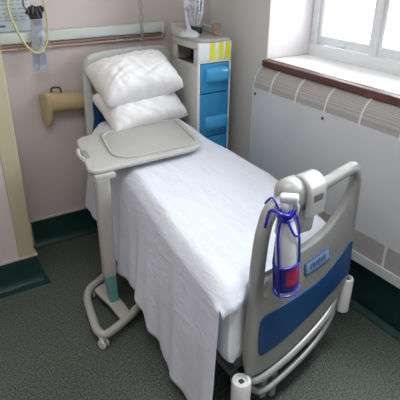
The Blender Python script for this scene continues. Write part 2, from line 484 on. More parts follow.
# notices / labelled panel at far left
pn = MB().box((0.585, 3.285, 1.53), (0.86, YB - .001, 1.86), .004)
po = pn.done('bedhead_notice', M['notice'], origin=(0.72, YB, 1.53), angle=30)
tag(po, 'pale blue notice panel with faint lines of text above the left end of trunking', 'notice')
ik = MB()
for r_, (z, x0, x1) in enumerate([(1.565, .60, .635), (1.563, .64, .70)]):
    ik.box((x0, 3.283, z - .006), (x1, 3.2855, z + .006))
ik.done('dark_print', M['ink'], po, smooth=False)
ik = MB()
for z in (1.82, 1.80, 1.78, 1.755, 1.73, 1.705, 1.685, 1.66, 1.635, 1.615, 1.595):
    x = .605
    while x < .845:
        w = random.uniform(.015, .045)
        ik.box((x, 3.283, z - .0035), (min(x + w, .85), 3.2852, z + .0035)); x += w + .012
ik.done('text_lines', M['ink_light'], po, smooth=False)

# clear printed bag hanging with connectors
bag = empty('plastic_bag', (0.87, 3.215, 1.29), 'clear narrow plastic packet with faint blue print hanging on wall inside yellow tubing', 'bag')
bm_ = MB()
NU, NV = 8, 30
gr = [[None] * (NU + 1) for _ in range(NV + 1)]
for side in (0, 1):
    g = []
    for j in range(NV + 1):
        t = j / NV; z = 1.63 - .345 * t
        row = []
        for i in range(NU + 1):
            u = i / NU
            x0 = .838 - .03 * t; x1 = .903 + .0 * t
            puff = .014 * sin(pi * u) * sin(pi * min(1, t * 1.02)) + .003 * sin(9 * t + 4 * u)
            row.append(bm_.bm.verts.new((x0 + (x1 - x0) * u, 3.215 - (puff if side == 0 else -.5 * puff), z)))
        g.append(row)
    for j in range(NV):
        for i in range(NU): bm_.bm.faces.new((g[j][i], g[j][i + 1], g[j + 1][i + 1], g[j + 1][i]))
bm_.done('bag_film', M['bag'], bag)
for z, x0, x1, hh in [(1.585, .85, .89, .012), (1.555, .845, .895, .006), (1.54, .85, .885, .005), (1.50, .845, .893, .005), (1.485, .845, .89, .005), (1.47, .845, .893, .005), (1.45, .845, .88, .005), (1.375, .822, .834, .03), (1.372, .842, .856, .034), (1.376, .866, .872, .03), (1.37, .880, .893, .034), (1.32, .826, .84, .012), (1.318, .85, .885, .012)]:
    MB().box((x0, 3.1955, z - hh), (x1, 3.1965, z + hh)).done('print_mark', M['ink_light'] if hh < .011 or z < 1.34 else M['ink_mid'], bag, smooth=False)
cn = empty('connector_bundle', (0.86, 3.2, 1.64), 'bunch of black tubing connectors on a brown strap at top of clear packet', 'connector')
for k, (x, z, l, a) in enumerate([(.825, 1.655, .05, .5), (.845, 1.66, .055, .15), (.868, 1.65, .06, -.1), (.888, 1.655, .05, -.35), (.905, 1.665, .035, -.7)]):
    c = MB().lathe([(.006, -.5 * l), (.012, -.5 * l), (.014, -.1 * l), (.010, .1 * l), (.010, .4 * l), (.005, .5 * l)], (x, 3.19 - .006 * (k % 2), z), 12, RY(a))
    c.done('connector', M['black'], cn)
MB().box((.826, 3.186, 1.606), (.906, 3.204, 1.652), .009, 3).done('connector_block', M['black'], cn)
MB().tube([(.80, 3.19, 1.86), (.80, 3.19, 1.72), (.803, 3.19, 1.68), (.82, 3.19, 1.655)], .006, 8, smooth=5).done('strap', M['strap'], cn)
tb = MB().tube([(.712, 3.175, 1.86), (.709, 3.175, 1.72), (.707, 3.175, 1.665), (.722, 3.175, 1.60), (.752, 3.172, 1.512), (.790, 3.168, 1.444), (.832, 3.165, 1.414), (.874, 3.168, 1.428), (.910, 3.172, 1.485), (.924, 3.175, 1.60), (.917, 3.175, 1.69), (.914, 3.175, 1.86)], .0068, 10, smooth=6)
tag(tb.done('oxygen_tubing', M['tube_yellow'], origin=(.82, 3.17, 1.42)), 'looped yellow tubing hanging on wall in front of notice panel at far left', 'tubing')

# twisted pull cord behind the bed
cd = MB()
for ph in (0, pi):
    cd.tube([(1.584 - .010 * (1 - t) + .009 * cos(ph + 20 * t) , 3.222 + .007 * sin(ph + 20 * t), 1.90 - .54 * t) for t in [i / 60 for i in range(61)]], .0042, 6)
cd.lathe([(.004, .02), (.009, .01), (.009, -.02), (.004, -.03)], (1.578, 3.222, 1.36), 10)
tag(cd.done('pull_cord', M['cord'], origin=(1.58, 3.222, 1.36)), 'twisted grey cord hanging down the back wall behind the headboard', 'cord')

# beige fitting left of the headboard
bf = empty('wall_fitting', (0.98, YB, 1.06), 'beige moulded horn-shaped wall fitting left of the headboard', 'fitting')
def ell_ring(x, zc, hy, hz, yc, n=28):
    return [(x, yc + hy * cos(2 * pi * k / n), zc + hz * sin(2 * pi * k / n)) for k in range(n)]
m_ = MB(); rings = []
for x, zc, hy, hz in [(.893, 1.075, .050, .068), (.90, 1.075, .055, .070), (.98, 1.068, .052, .064), (1.08, 1.058, .049, .058), (1.18, 1.05, .046, .054), (1.30, 1.045, .042, .05), (1.31, 1.045, .03, .04)]:
    rings.append([m_.bm.verts.new(p) for p in ell_ring(x, zc, hy, hz, 3.245)])
for i in range(len(rings) - 1):
    for k in range(28): m_.bm.faces.new((rings[i][k], rings[i][(k + 1) % 28], rings[i + 1][(k + 1) % 28], rings[i + 1][k]))
m_.bm.faces.new(rings[0][::-1]); m_.bm.faces.new(rings[-1])
m_.done('barrel', M['beige'], bf)
fl = plate([rounded([(-.045, .075), (.045, .085), (.05, -.03), (.03, -.12), (-.005, -.165), (-.04, -.11)], [.03, .03, .04, .04, .02, .04])], .035, .012,
           Matrix(((.35, 0, -1, .868), (-.94, 0, 0, 3.245), (0, 1, 0, 1.065), (0, 0, 0, 1))))
MB().mesh(fl).done('flange', M['beige'], bf)
MB().tube([(.915, 3.24, 1.135), (.913, 3.24, 1.158), (.925, 3.24, 1.17), (.96, 3.24, 1.168), (.975, 3.24, 1.158), (.978, 3.24, 1.13)], .006, 8, smooth=4).done('handle', M['black'], bf)

# ------------------------------------------------------------------ bedside cabinet
CX0, CX1, CY0, CY1, CZ = 1.778, 2.04, 2.80, 3.16, 1.462
cab = empty('bedside_cabinet', ((CX0 + CX1) / 2, (CY0 + CY1) / 2, 0), 'tall cream bedside cabinet with blue drawers beside head of bed', 'cabinet')
c = MB()
c.box((CX0, CY0 + .02, .07), (CX0 + .018, CY1, 1.30), .003)                   # near side under the slot
c.box((CX0, CY0 + .02, 1.40), (CX0 + .018, CY1, CZ - .01), .003)
c.box((CX0, CY0 + .02, 1.29), (CX0 + .018, CY0 + .065, 1.41), .003)
c.box((CX0, CY1 - .07, 1.29), (CX0 + .018, CY1, 1.41), .003)
c.box((CX1 - .018, CY0 + .02, .07), (CX1, CY1, CZ - .01), .003)
c.box((CX0 + .01, CY1 - .018, .07), (CX1 - .01, CY1, CZ - .01), .003)
c.box((CX0 + .01, CY0 + .02, .07), (CX1 - .01, CY1 - .01, .10), .003)
c.done('carcass', M['cab_body'], cab, angle=30)
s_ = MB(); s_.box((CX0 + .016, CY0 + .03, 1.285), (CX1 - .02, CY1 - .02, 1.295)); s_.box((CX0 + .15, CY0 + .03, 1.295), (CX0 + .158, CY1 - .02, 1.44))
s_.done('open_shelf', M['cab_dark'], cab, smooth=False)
top = plate([rounded([(CX0 - .004, CY1), (CX0 - .004, CY0 + .03), (CX0 + .01, CY0 + .002), ((CX0 + CX1) / 2, CY0 - .012), (CX1 - .01, CY0 + .002), (CX1 + .004, CY0 + .03), (CX1 + .004, CY1)], [.005, .03, .03, .1, .03, .03, .005])], .022, .006, hframe((0, 0, CZ - .008)))
MB().mesh(top).done('top_board', M['cab_top'], cab)
rm = MB()
rm.box((CX0 - .004, CY1 - .018, CZ), (CX1 + .004, CY1 + .004, CZ + .068), .006)
rm.box((CX0 - .004, CY1 - .19, CZ), (CX0 + .012, CY1, CZ + .05), .006)
rm.box((CX1 - .012, CY1 - .19, CZ), (CX1 + .004, CY1, CZ + .05), .006)
rm.done('top_rim', M['cab_body'], cab, angle=30)
fp = MB(); fp.box((CX0 + .0, CY0, 1.312), (CX1, CY0 + .02, CZ - .016), .004)
fp.box((CX0, CY0, .07), (CX0 + .012, CY0 + .02, 1.315), .003); fp.box((CX1 - .012, CY0, .07), (CX1, CY0 + .02, 1.315), .003)
fp.done('front_fascia', M['cab_white'], cab, angle=30)
for (x0, x1) in [(1.864, 1.908), (1.936, 1.972), (1.990, 2.026)]:
    lb = MB().box((x0, CY0 - .0015, 1.328), (x1, CY0, 1.443)); lb.done('yellow_sticker', M['yellow'], cab, smooth=False)
for z1, z0 in [(1.308, 1.11), (1.104, .80), (.794, .45), (.444, .085)]:
    d = MB().box((CX0 + .014, CY0 - .004, z0), (CX1 - .014, CY0 + .018, z1), .006, 3).done('drawer', M['cab_blue'], cab)
    hz = z1 - .072 if z1 > 1.2 else z1 - .205
    prof = [(0, .045), (-.012, .043), (-.026, .020), (-.034, -.025), (-.030, -.045), (-.016, -.052), (0, -.05)]
    h = MB(); xa, xb = CX0 + .055, CX1 - .022
    rg = []
    for x, k in [(xa, .55), (xa + .012, .92), (xa + .025, 1), (xb - .025, 1), (xb - .012, .92), (xb, .55)]:
        rg.append([h.bm.verts.new((x, CY0 - .002 + y * k, hz + z * (0.8 + .2 * k))) for y, z in prof])
    for i in range(len(rg) - 1):
        for k in range(len(prof) - 1): h.bm.faces.new((rg[i][k], rg[i][k + 1], rg[i + 1][k + 1], rg[i + 1][k]))
    h.bm.faces.new(rg[0]); h.bm.faces.new(rg[-1][::-1])
    h.done('drawer_handle', M['cab_blue2'], d, angle=60)
for x in (CX0 + .04, CX1 - .04):
    for y in (CY0 + .05, CY1 - .04):
        MB().lathe([(.026, -.013), (.030, -.006), (.030, .006), (.026, .013)], (x, y, .03), 20, RX(pi / 2)).box((x - .012, y - .02, .035), (x + .012, y + .02, .072), .003).done('castor', M['rubber'], cab)

# desk fan
fx, fan_y = 1.835, 3.03
fan = empty('desk_fan', (fx - .01, fan_y - .03, CZ + .003), 'small pale desk fan with round cage on top of the bedside cabinet', 'fan')
MB().lathe([(.005, 0), (.066, 0), (.070, .006), (.064, .020), (.045, .032), (.022, .040), (.016, .046)], (fx - .02, fan_y - .05, CZ + .003), 32, None, 1, 1.1).done('base', M['fan'], fan)
MB().tube([(fx - .02, fan_y - .05, CZ + .04), (fx - .025, fan_y - .03, CZ + .11), (fx - .03, fan_y - .02, CZ + .19), (fx - .028, fan_y - .025, CZ + .27)], [.015, .013, .012, .014], 14, smooth=5).done('stem', M['fan'], fan)
fc = Vector((fx + .026, fan_y - .05, 1.665)); fdir = Vector((.93, -.36, -.05)).normalized()
q = fdir.to_track_quat('Z', 'Y').to_matrix()
MB().lathe([(.008, -.085), (.030, -.08), (.036, -.06), (.036, -.02), (.026, -.005)], fc, 24, q).done('motor_housing', M['fan'], fan)
cg = MB(); R_ = .135
for r, z in [(R_, 0), (R_ * .97, .022), (R_ * .97, -.022), (.09, .036), (.045, .042), (.09, -.034)]:
    cg.tube([fc + q @ Vector((r * cos(a), r * sin(a), z)) for a in [2 * pi * i / 40 for i in range(40)]], .0045 if r > .12 else .0022, 6, closed=True)
for i in range(22):
    a = 2 * pi * i / 22
    for sgn in (1, -1):
        cg.tube([fc + q @ Vector((r * cos(a), r * sin(a), sgn * z)) for r, z in [(R_, 0), (R_ * .97, .022), (.09, .036), (.03, .042)]], .0019, 5)
cg.lathe([(.032, .038), (.034, .044), (.02, .048)], fc, 20, q)
cg.done('cage', M['fan'], fan)
for i in range(3):
    a = 2 * pi * i / 3 + .3; b_ = MB(); rows = []
    for j in range(7):
        r = .02 + .095 * j / 6; wd = (.35 + .5 * sin(pi * (j + .6) / 7.5))
        rows.append([b_.bm.verts.new(fc + q @ Vector((r * cos(a + wd * (k / 4 - .5) * 1.5), r * sin(a + wd * (k / 4 - .5) * 1.5), .012 * (k / 4 - .5) * 2))) for k in range(5)])
    for j in range(6):
        for k in range(4): b_.bm.faces.new((rows[j][k], rows[j][k + 1], rows[j + 1][k + 1], rows[j + 1][k]))
    b_.done('blade', M['fan_blade'], fan)
MB().lathe([(.018, -.02), (.02, .01), (.012, .022)], fc, 16, q).done('hub', M['fan'], fan)

tm = MB().lathe([(.020, 0), (.023, .002), (.029, .072), (.0275, .073), (.0215, .006)], (2.0, 2.93, CZ + .003), 24)
tag(tm.done('tumbler', M['tumbler'], origin=(2.0, 2.93, CZ + .003)), 'small brown plastic tumbler on cabinet top right of the fan', 'cup')
rc = MB().box((1.90, 3.04, CZ + .003), (1.96, 3.13, CZ + .045), .010, 3)
rc.box((1.915, 3.035, CZ + .015), (1.945, 3.045, CZ + .035), .003)
tag(rc.done('small_case', M['green_dark'], origin=(1.93, 3.085, CZ + .003)), 'small dark green case at back of cabinet top behind the fan', 'case')

# ------------------------------------------------------------------ the bed
bed = empty('hospital_bed', (1.38, 2.2, 0), 'hospital bed with grey end boards and dark blue panels, made up in white', 'bed')
# foot board
YAWF = math.atan2(.08, .605); FA = Vector((1.04, 1.225, 0))
FE = Vector((cos(YAWF), sin(YAWF), 0)); FD = Vector((sin(YAWF), -cos(YAWF), 0))   # along the board / towards the viewer
def fpt(a, d, z): return FA + FE * a + FD * d + Vector((0, 0, z))
outer = [(.0, .335), (-.018, .45), (-.018, .55), (-.012, .70), (-.006, .85), (.003, .98), (.016, 1.08), (.042, 1.141), (.085, 1.163), (.18, 1.163), (.325, 1.163), (.45, 1.172), (.535, 1.186), (.585, 1.188), (.622, 1.16), (.643, 1.10), (.653, .98), (.656, .85), (.664, .66), (.672, .57), (.655, .525), (.555, .434), (.45, .385), (.36, .350), (.21, .308), (.10, .305), (.04, .312)]
hole = [(.052, .90), (.050, .80), (.054, .755), (.075, .755), (.12, .80), (.18, .850), (.27, .876), (.36, .888), (.44, .912), (.513, .965), (.565, 1.03), (.590, 1.09), (.585, 1.128), (.555, 1.142), (.50, 1.133), (.40, 1.122), (.30, 1.116), (.18, 1.116), (.11, 1.11), (.075, 1.07), (.060, 1.0)]
fb = MB().mesh(plate([spline(outer, 4), spline(hole, 4)], .042, .014, vframe((FA.x, FA.y, 0), YAWF)))
foot = fb.done('footboard', M['bed_grey'], bed)
# rounded rail forming the grip at the top
MB().tube([fpt(a, 0, z) for a, z in [(-.002, .62), (.004, .76), (.012, .90), (.028, 1.03), (.058, 1.105), (.11, 1.137), (.25, 1.14), (.40, 1.146), (.52, 1.160), (.585, 1.155), (.617, 1.10), (.625, 1.02), (.63, .90), (.636, .78), (.640, .66)]], [.012, .021, .0245, .026, .0265, .0265, .0265, .0265, .0265, .0265, .0265, .026, .024, .021, .012], 16, smooth=6).done('grip_rail', M['bed_grey'], foot)
blue = [(.05, .43), (.036, .50), (.036, .60), (.06, .640), (.15, .640), (.26, .640), (.40, .652), (.50, .695), (.58, .745), (.635, .785), (.648, .75), (.655, .66), (.655, .60), (.60, .565), (.48, .515), (.34, .465), (.18, .428), (.10, .420)]
MB().mesh(plate([spline(blue, 4)], .008, .003, vframe(fpt(0, .022, 0), YAWF))).done('blue_panel', M['bed_blue'], foot)
stk = [(.290, .800), (.306, .728), (.475, .750), (.458, .826)]
so = MB().mesh(plate([rounded(stk, .012, 4)], .006, .002, vframe(fpt(0, .023, 0), YAWF))).done('name_plate', M['sticker_in'], foot)
stk2 = [(.299, .792), (.312, .738), (.467, .758), (.452, .816)]
MB().mesh(plate([rounded(stk2, .008, 4)], .002, .0005, vframe(fpt(0, .0268, 0), YAWF))).done('plate_field', M['sticker'], so)
mk = MB()
for a, z, w_, hh, sl in [(.335, .772, .010, .030, .2), (.352, .774, .010, .034, -.2), (.372, .776, .012, .026, .2), (.39, .779, .010, .036, 0), (.408, .782, .012, .028, .2), (.425, .786, .010, .034, -.2)]:
    c0 = fpt(a, .0285, z); rot = Matrix.Rotation(YAWF, 3, 'Z') @ RY(sl)
    mk.box(c0 - Vector((w_ / 2, .0006, hh / 2)), c0 + Vector((w_ / 2, .0006, hh / 2)), 0, 2, rot)
mk.done('plate_lettering', M['sticker_in'], so, smooth=False)
# head board
YAWH = radians(3); HA = Vector((1.105, 3.16, 0))
HE = Vector((cos(YAWH), sin(YAWH), 0)); HD = Vector((sin(YAWH), -cos(YAWH), 0))
W_ = .69
houter = [(.0, .44), (-.008, .70), (-.006, .95), (.0, 1.18), (.012, 1.30), (.05, 1.365), (.12, 1.385), (.345, 1.392), (.57, 1.385), (.64, 1.365), (.678, 1.30), (.69, 1.18), (.696, .95), (.698, .70), (.69, .44), (.62, .40), (.345, .385), (.07, .40)]
hhole = [(.06, 1.115), (.12, 1.10), (.345, 1.095), (.57, 1.10), (.63, 1.115), (.632, 1.23), (.61, 1.305), (.56, 1.318), (.345, 1.322), (.13, 1.318), (.08, 1.305), (.058, 1.23)]
hb = MB().mesh(plate([spline(houter, 4), spline(hhole, 4)], .042, .014, vframe((HA.x, HA.y, 0), YAWH))).done('headboard', M['head_grey'], bed)
hblue = [(.048, .80), (.045, .95), (.05, 1.075), (.10, 1.085), (.345, 1.08), (.59, 1.085), (.64, 1.075), (.645, .95), (.642, .80), (.345, .78)]
MB().mesh(plate([spline(hblue, 4)], .008, .003, vframe((HA + HD * .022), YAWH))).done('blue_panel', M['bed_blue'], hb)
# under frame
uf = MB()
for a0, a1 in [((1.10, 3.12, .43), (1.06, 1.30, .34)), ((1.70, 3.15, .43), (1.66, 1.36, .34))]:
    a0 = Vector(a0); a1 = Vector(a1); d = (a1 - a0)
    uf.tube([a0, a1], .03, 8)
for t in (.02, .3, .6, .985):
    l = Vector((1.10, 3.12, .43)).lerp(Vector((1.06, 1.30, .34)), t); r = Vector((1.70, 3.15, .43)).lerp(Vector((1.66, 1.36, .34)), t)
    uf.tube([l, r], .022, 8)
uf.done('deck_frame', M['steel'], bed)
# crossbars swept round the foot end under the board
MB().tube([fpt(.02, -.03, .30), fpt(.06, .010, .272), fpt(.243, .015, .286), fpt(.416, .015, .336), fpt(.557, .012, .41), fpt(.64, -.02, .49)], .021, 10, smooth=5).done('foot_bumper_bar', M['steel'], bed)
MB().tube([fpt(.06, -.03, .19), fpt(.11, .010, .168), fpt(.29, .015, .194), fpt(.47, .012, .252), fpt(.60, .0, .345), fpt(.64, -.03, .40)], .016, 10, smooth=5).done('foot_lower_bar', M['steel'], bed)
for a, z0_, z1_ in ((.13, .10, .27), (.20, .06, .27), (.50, .22, .37)):
    MB().box(fpt(a, -.012, z0_) - Vector((.016, .014, 0)), fpt(a, -.012, z1_) + Vector((.016, .014, 0)), .004).done('bar_bracket', M['steel'], bed)
for a in (.07, .60):
    MB().box(fpt(a, -.045, .25 if a < .3 else .36) - Vector((.018, .018, 0)), fpt(a, -.045, .40 if a < .3 else .56) + Vector((.018, .018, 0)), .004).done('board_bracket', M['steel'], bed)
# lifting legs, base and castors
for (x0, y0) in [(1.14, 1.62), (1.62, 1.66), (1.14, 2.75), (1.66, 2.78)]:
    MB().tube([(x0, y0, .12), (x0, y0 - .12, .27), (x0, y0 - .22, .42)], .024, 8).done('lifting_leg', M['dark_steel'], bed)
bs = MB()
bs.tube([(1.12, 1.42, .13), (1.14, 2.95, .13)], .026, 8); bs.tube([(1.62, 1.46, .13), (1.66, 2.97, .13)], .026, 8)
for y in (1.46, 2.92): bs.tube([(1.12, y, .13), (1.64, y + .03, .13)], .026, 8)
bs.done('base_frame', M['steel'], bed)
for (x, y, rz) in [(1.13, 1.40, .3), (1.63, 1.44, .5), (1.14, 2.97, 0), (1.66, 2.99, 0)]:
    co = MB().box((x - .022, y - .03, .075), (x + .022, y + .03, .13), .006, 2, RZ(rz)).done('castor', M['steel'], bed)
    MB().lathe([(.030, -.016), (.052, -.014), (.056, -.006), (.056, .006), (.052, .014), (.030, .016)], (x, y, .0565), 24, RZ(rz) @ RY(pi / 2)).done('wheel', M['rubber'], co)
# corner buffers (rollers) at the foot
for (ax, ad, z0, z1, rr) in [(-.040, .01, .17, .335, .044), (.677, .010, .345, .545, .033)]:
    c0 = fpt(ax, ad, 0)
    ro = MB().lathe([(rr * .7, z0), (rr, z0 + .008), (rr, z1 - .008), (rr * .9, z1), (rr * .62, z1 + .002), (rr * .58, z1 - .012)], (c0.x, c0.y, 0), 28).done('corner_buffer', M['roller'], bed)
    MB().box((c0.x - .010, c0.y - .010, z1 - .012), (c0.x + .010, c0.y + .010, z1 - .003), .002).done('buffer_bolt', M['dark_steel'], ro)
    e1 = fpt(.06 if ax < .3 else .60, -.03, (z0 + z1) / 2)
    MB().tube([(c0.x, c0.y, (z0 + z1) / 2), e1], .012, 8).done('buffer_arm', M['steel'], ro)

# ---- bed surface
def lerp(a, b, t): return a + (b - a) * t
def table_fn(tab):
    def f(y):
        if y <= tab[0][0]: return tab[0][1]
        for (a, va), (b, vb) in zip(tab, tab[1:]):
            if y <= b:
                t = (y - a) / (b - a); t = t * t * (3 - 2 * t) * .5 + t * .5
                return va + (vb - va) * t
        return tab[-1][1]
    return f
zt_ = table_fn([(1.20, .800), (1.5, .828), (2.0, .868), (2.4, .898), (2.7, .935), (3.1, .955)])
xl_ = table_fn([(1.20, .895), (1.46, .918), (2.33, 1.012), (3.0, 1.075), (3.1, 1.09)])
xr_ = table_fn([(1.20, 1.665), (1.5, 1.705), (1.94, 1.748), (2.25, 1.728), (2.57, 1.69), (3.1, 1.70)])

# the foot end of the bedding runs along the foot board, which is turned slightly
def fy(x, y): return y - .03 * max(0.0, 1 - (y - 1.2) / .5) * min(1, max(0, (x - .88) / .06)) * max(0, min(1, (1.05 - x) / .11)) + max(0.0, x - 0.99) * .132 * max(0.0, 1 - (y - 1.2) / .9) + max(0.0, 1 - (y - 1.2) / .6) * .026 * min(1, max(0, (x - .99) / .04))

# mattress wrapped in a white sheet
mm = MB(); NS = 40; rings = []
def super_ring(y, k=1.0, ins=0.02):
    x0, x1 = xl_(y) + ins + .012, xr_(y) - ins; z1 = zt_(y) - .014; z0 = .385 + .10 * min(1, max(0, (y - 1.35) / .5))
    z0 -= 0
    cx, cz = (x0 + x1) / 2, (z0 + z1) / 2; a, b = (x1 - x0) / 2, (z1 - z0) / 2
    out = []
    for i in range(NS):
        th = 2 * pi * i / NS; c, s = cos(th), sin(th)
        xx = cx + k * a * math.copysign(abs(c) ** .22, c)
        out.append((xx, fy(xx, y), cz + (b - (1 - k) * .1) * math.copysign(abs(s) ** .42, s)))
    return out
ysm = [1.262, 1.268, 1.285, 1.32] + [1.4 + .1 * i for i in range(17)] + [3.07, 3.10, 3.11]
for y in ysm:
    k = .90 if y in (1.262, 3.11) else (.96 if y in (1.268, 3.10) else (.985 if y == 1.285 else 1))
    rings.append([mm.bm.verts.new(p) for p in super_ring(y, k)])
for i in range(len(rings) - 1):
    for k in range(NS): mm.bm.faces.new((rings[i][k], rings[i][(k + 1) % NS], rings[i + 1][(k + 1) % NS], rings[i + 1][k]))
mm.bm.faces.new(rings[0][::-1]); mm.bm.faces.new(rings[-1])
mo = mm.done('mattress', M['mattress'], origin=(1.36, 2.2, .47))
tag(mo, 'thick mattress wrapped in a white sheet, its foot corner showing at the bed end', 'mattress')

# counterpane: a cloth grid draped over the mattress
NVc, NL, NT, NRr = 150, 44, 46, 14
Y1c, Y0c = 2.98, 1.232
hem_x = table_fn([(1.20, .845), (1.45, .868), (1.75, .885), (1.95, .902), (2.2, .93), (2.45, .955), (3.0, .985)])
hem_z = table_fn([(1.20, .03), (1.45, .055), (1.56, .10), (1.66, .085), (1.76, .145), (1.88, .15), (1.96, .235), (2.06, .262), (2.22, .238), (2.45, .245), (2.7, .37), (3.0, .42)])
grid = []
cb = MB()
for j in range(NVc + 1):
    v = j / NVc; y = lerp(Y1c, Y0c, v)
    z1 = zt_(y); xl, xr = xl_(y), xr_(y)
    row = []
    hx_, hz_ = hem_x(y), hem_z(y)
    for i in range(NL):                                   # left hang, hem -> crease
        t = i / NL                                        # 0 hem, 1 crease
        d = 1 - t
        x = lerp(xl - .006, hx_, d ** .85); z = lerp(z1 - .035, hz_, d)
        amp = .014 * d ** 1.1
        fold = sin(y * 19 + 1.3 * sin(y * 5) - d * 1.2) + .5 * sin(y * 41 + d * 2 + 1)
        wob = noise.noise(Vector((y * 3.1, z * 2.5, 3.3)))
        x += amp * fold - .012 * wob * (1 - abs(2 * t - 1))
        # the foot edge falls a little outwards and towards the foot
        yy = y - .012 * d * max(0, (v - .9) / .1)
        row.append((x, yy, z))
    for i in range(NT + 1):                               # the top, crease -> right edge
        t = i / NT; x = lerp(xl, xr, t)
        e = min(t, 1 - t) * (xr - xl)
        drop = .040 * max(0, 1 - e / .055) ** 2
        z = z1 - drop + .0045 * noise.noise(Vector((x * 5, y * 3.5, 0))) + .0022 * noise.noise(Vector((x * 16, y * 9, 2)))
        # pressed fold lines of the laundered cloth
        for fx_ in (.33, .66):
            z += .0022 * math.exp(-((t - fx_) * (xr - xl) / .008) ** 2)
        for fy_ in (1.62, 2.0, 2.38):
            z += .0018 * math.exp(-((y - fy_) / .008) ** 2)
        if v > .96: z -= .06 * ((v - .96) / .04) ** 2 * max(0, min(1, (1.06 - x) / .10))
        row.append((x, fy(x, y), z))
    for i in range(1, NRr + 1):                           # right hang
        t = i / NRr
        row.append((xr + .012 + .02 * t + .008 * t * sin(y * 17), fy(xr, y), z1 - .04 - .36 * t))
    grid.append([cb.bm.verts.new(p) for p in row])
for j in range(NVc):
    for i in range(len(grid[0]) - 1):
        cb.bm.faces.new((grid[j][i], grid[j + 1][i], grid[j + 1][i + 1], grid[j][i + 1]))
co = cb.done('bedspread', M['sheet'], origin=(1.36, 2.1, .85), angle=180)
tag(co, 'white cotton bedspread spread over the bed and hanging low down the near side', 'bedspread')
sm = co.modifiers.new('thickness', 'SOLIDIFY'); sm.thickness = .004; sm.offset = 1

# ------------------------------------------------------------------ pillows
def pillow(name, c, w, d, t, rot, seed, label, skew=0.0, hem=True):
    m = MB(); N1, N2 = 44, 34
    faces = {}
    R = rot
    for side in (1, -1):
        g = []
        for j in range(N2 + 1):
            v = -1 + 2 * j / N2; row = []
            for i in range(N1 + 1):
                u = -1 + 2 * i / N1
                pin = 1 - .055 * (1 - abs(u) ** 2) ** 1 * abs(v) ** 6 - 0
                pin2 = 1 - .06 * (1 - abs(v) ** 2) * abs(u) ** 6
                th = max(0, (1 - abs(u) ** 3.2) * (1 - abs(v) ** 3.0)) ** .45
                x = u * w / 2 * pin2; y = v * d / 2 * pin
                n1 = noise.noise(Vector((u * 1.9 + seed, v * 1.4, side * .7)))
                wu = u + .25 * noise.noise(Vector((u * 1.2, v * 1.2, seed)))
                n2 = 1 - 2 * abs(noise.noise(Vector((wu * 4.2 + v * 2.6 + seed, v * .7 - u * .5, side * 2.1))))
                n3 = 1 - 2 * abs(noise.noise(Vector((wu * 2.5 - v * 3.4 + seed * 2, v * 1.0 + u * 1.0, side * 4.1))))
                z = side * (t / 2 * th + .003) + (.016 * n1 + .012 * n2 + .011 * n3) * (th ** .6)
                z += .012 * skew * u
                if abs(u) == 1 or abs(v) == 1: z = .008 * noise.noise(Vector((u * 4 + seed, v * 4, 0)))
                row.append(Vector((x, y, z)))
            g.append(row)
        faces[side] = g
    vs = {}
    def V(side, j, i):
        edge = j in (0, N2) or i in (0, N1)
        key = (0 if edge else side, j, i)
        if key not in vs: vs[key] = m.bm.verts.new(Vector(c) + R @ faces[side][j][i])
        return vs[key]
    for side in (1, -1):
        for j in range(N2):
            for i in range(N1):
                q4 = [V(side, j, i), V(side, j, i + 1), V(side, j + 1, i + 1), V(side, j + 1, i)]
                m.bm.faces.new(q4 if side == 1 else q4[::-1])
    o = m.done(name, M['pillow'], origin=c, angle=180)
    tag(o, label, 'pillow', 'white pillows at the head of the bed')
    return o
pillow('pillow', (1.43, 2.975, 1.035), .585, .34, .20, RZ(radians(6)) @ RY(radians(-1.5)) @ RX(radians(30)), 1.7, 'lower white pillow of the pile, resting on the mattress')
pillow('pillow', (1.405, 2.995, 1.225), .58, .34, .245, RZ(radians(3)) @ RY(radians(-4)) @ RX(radians(30)), 6.2, 'upper white rumpled pillow on top of the pile, against the headboard')

# ------------------------------------------------------------------ overbed table
ZT = .956
tb = empty('overbed_table', (.86, 2.28, 0), 'grey overbed table on castors with its top reaching over the bed', 'table')
tt = [(.784, 2.33), (.874, 2.287), (1.485, 2.317), (1.565, 2.40), (1.66, 2.82), (1.645, 2.875), (.95, 2.845), (.885, 2.74)]
outl = rounded([(.785, 2.29), (1.53, 2.315), (1.655, 2.87), (.905, 2.83)], [.07, .13, .08, .08], 8)
rec = rounded([(.835, 2.52), (.855, 2.60), (.872, 2.615), (.887, 2.60), (.875, 2.53), (.85, 2.505)], .012, 3)
to_ = MB().mesh(plate([outl], .028, .011, hframe((0, 0, ZT - .014)))).done('tabletop', M['table_grey'], tb)
# raised lip and sunk tray field
ring_o = rounded([(.955, 2.345), (1.505, 2.345), (1.615, 2.845), (1.055, 2.815)], [.17, .08, .06, .09], 10)
cx_, cy_ = 1.28, 2.59
inner = [((x - cx_) * .955 + cx_, (y - cy_) * .935 + cy_) for x, y in ring_o]
MB().mesh(plate([ring_o, inner], .012, .005, hframe((0, 0, ZT + .004)))).done('tray_lip', M['table_grey'], to_)
MB().mesh(plate([inner], .003, .001, hframe((0, 0, ZT + .0012)))).done('tray_field', M['table_top'], to_)
# grip handle cut at the left end
MB().tube([(.822, 2.45, ZT + .004), (.815, 2.50, ZT + .010), (.828, 2.56, ZT + .012), (.845, 2.61, ZT + .004)], .011, 10, smooth=5).done('end_grip', M['table_grey'], to_)
MB().mesh(plate([rounded([(.838, 2.47), (.868, 2.475), (.885, 2.60), (.858, 2.60)], .012, 4)], .002, .0005, hframe((0, 0, ZT + .0005)))).done('grip_recess', M['bed_grey'], to_)
# support under the top
MB().box((.815, 2.275, ZT - .058), (.93, 2.38, ZT - .028), .008).done('top_bracket', M['table_grey'], tb)
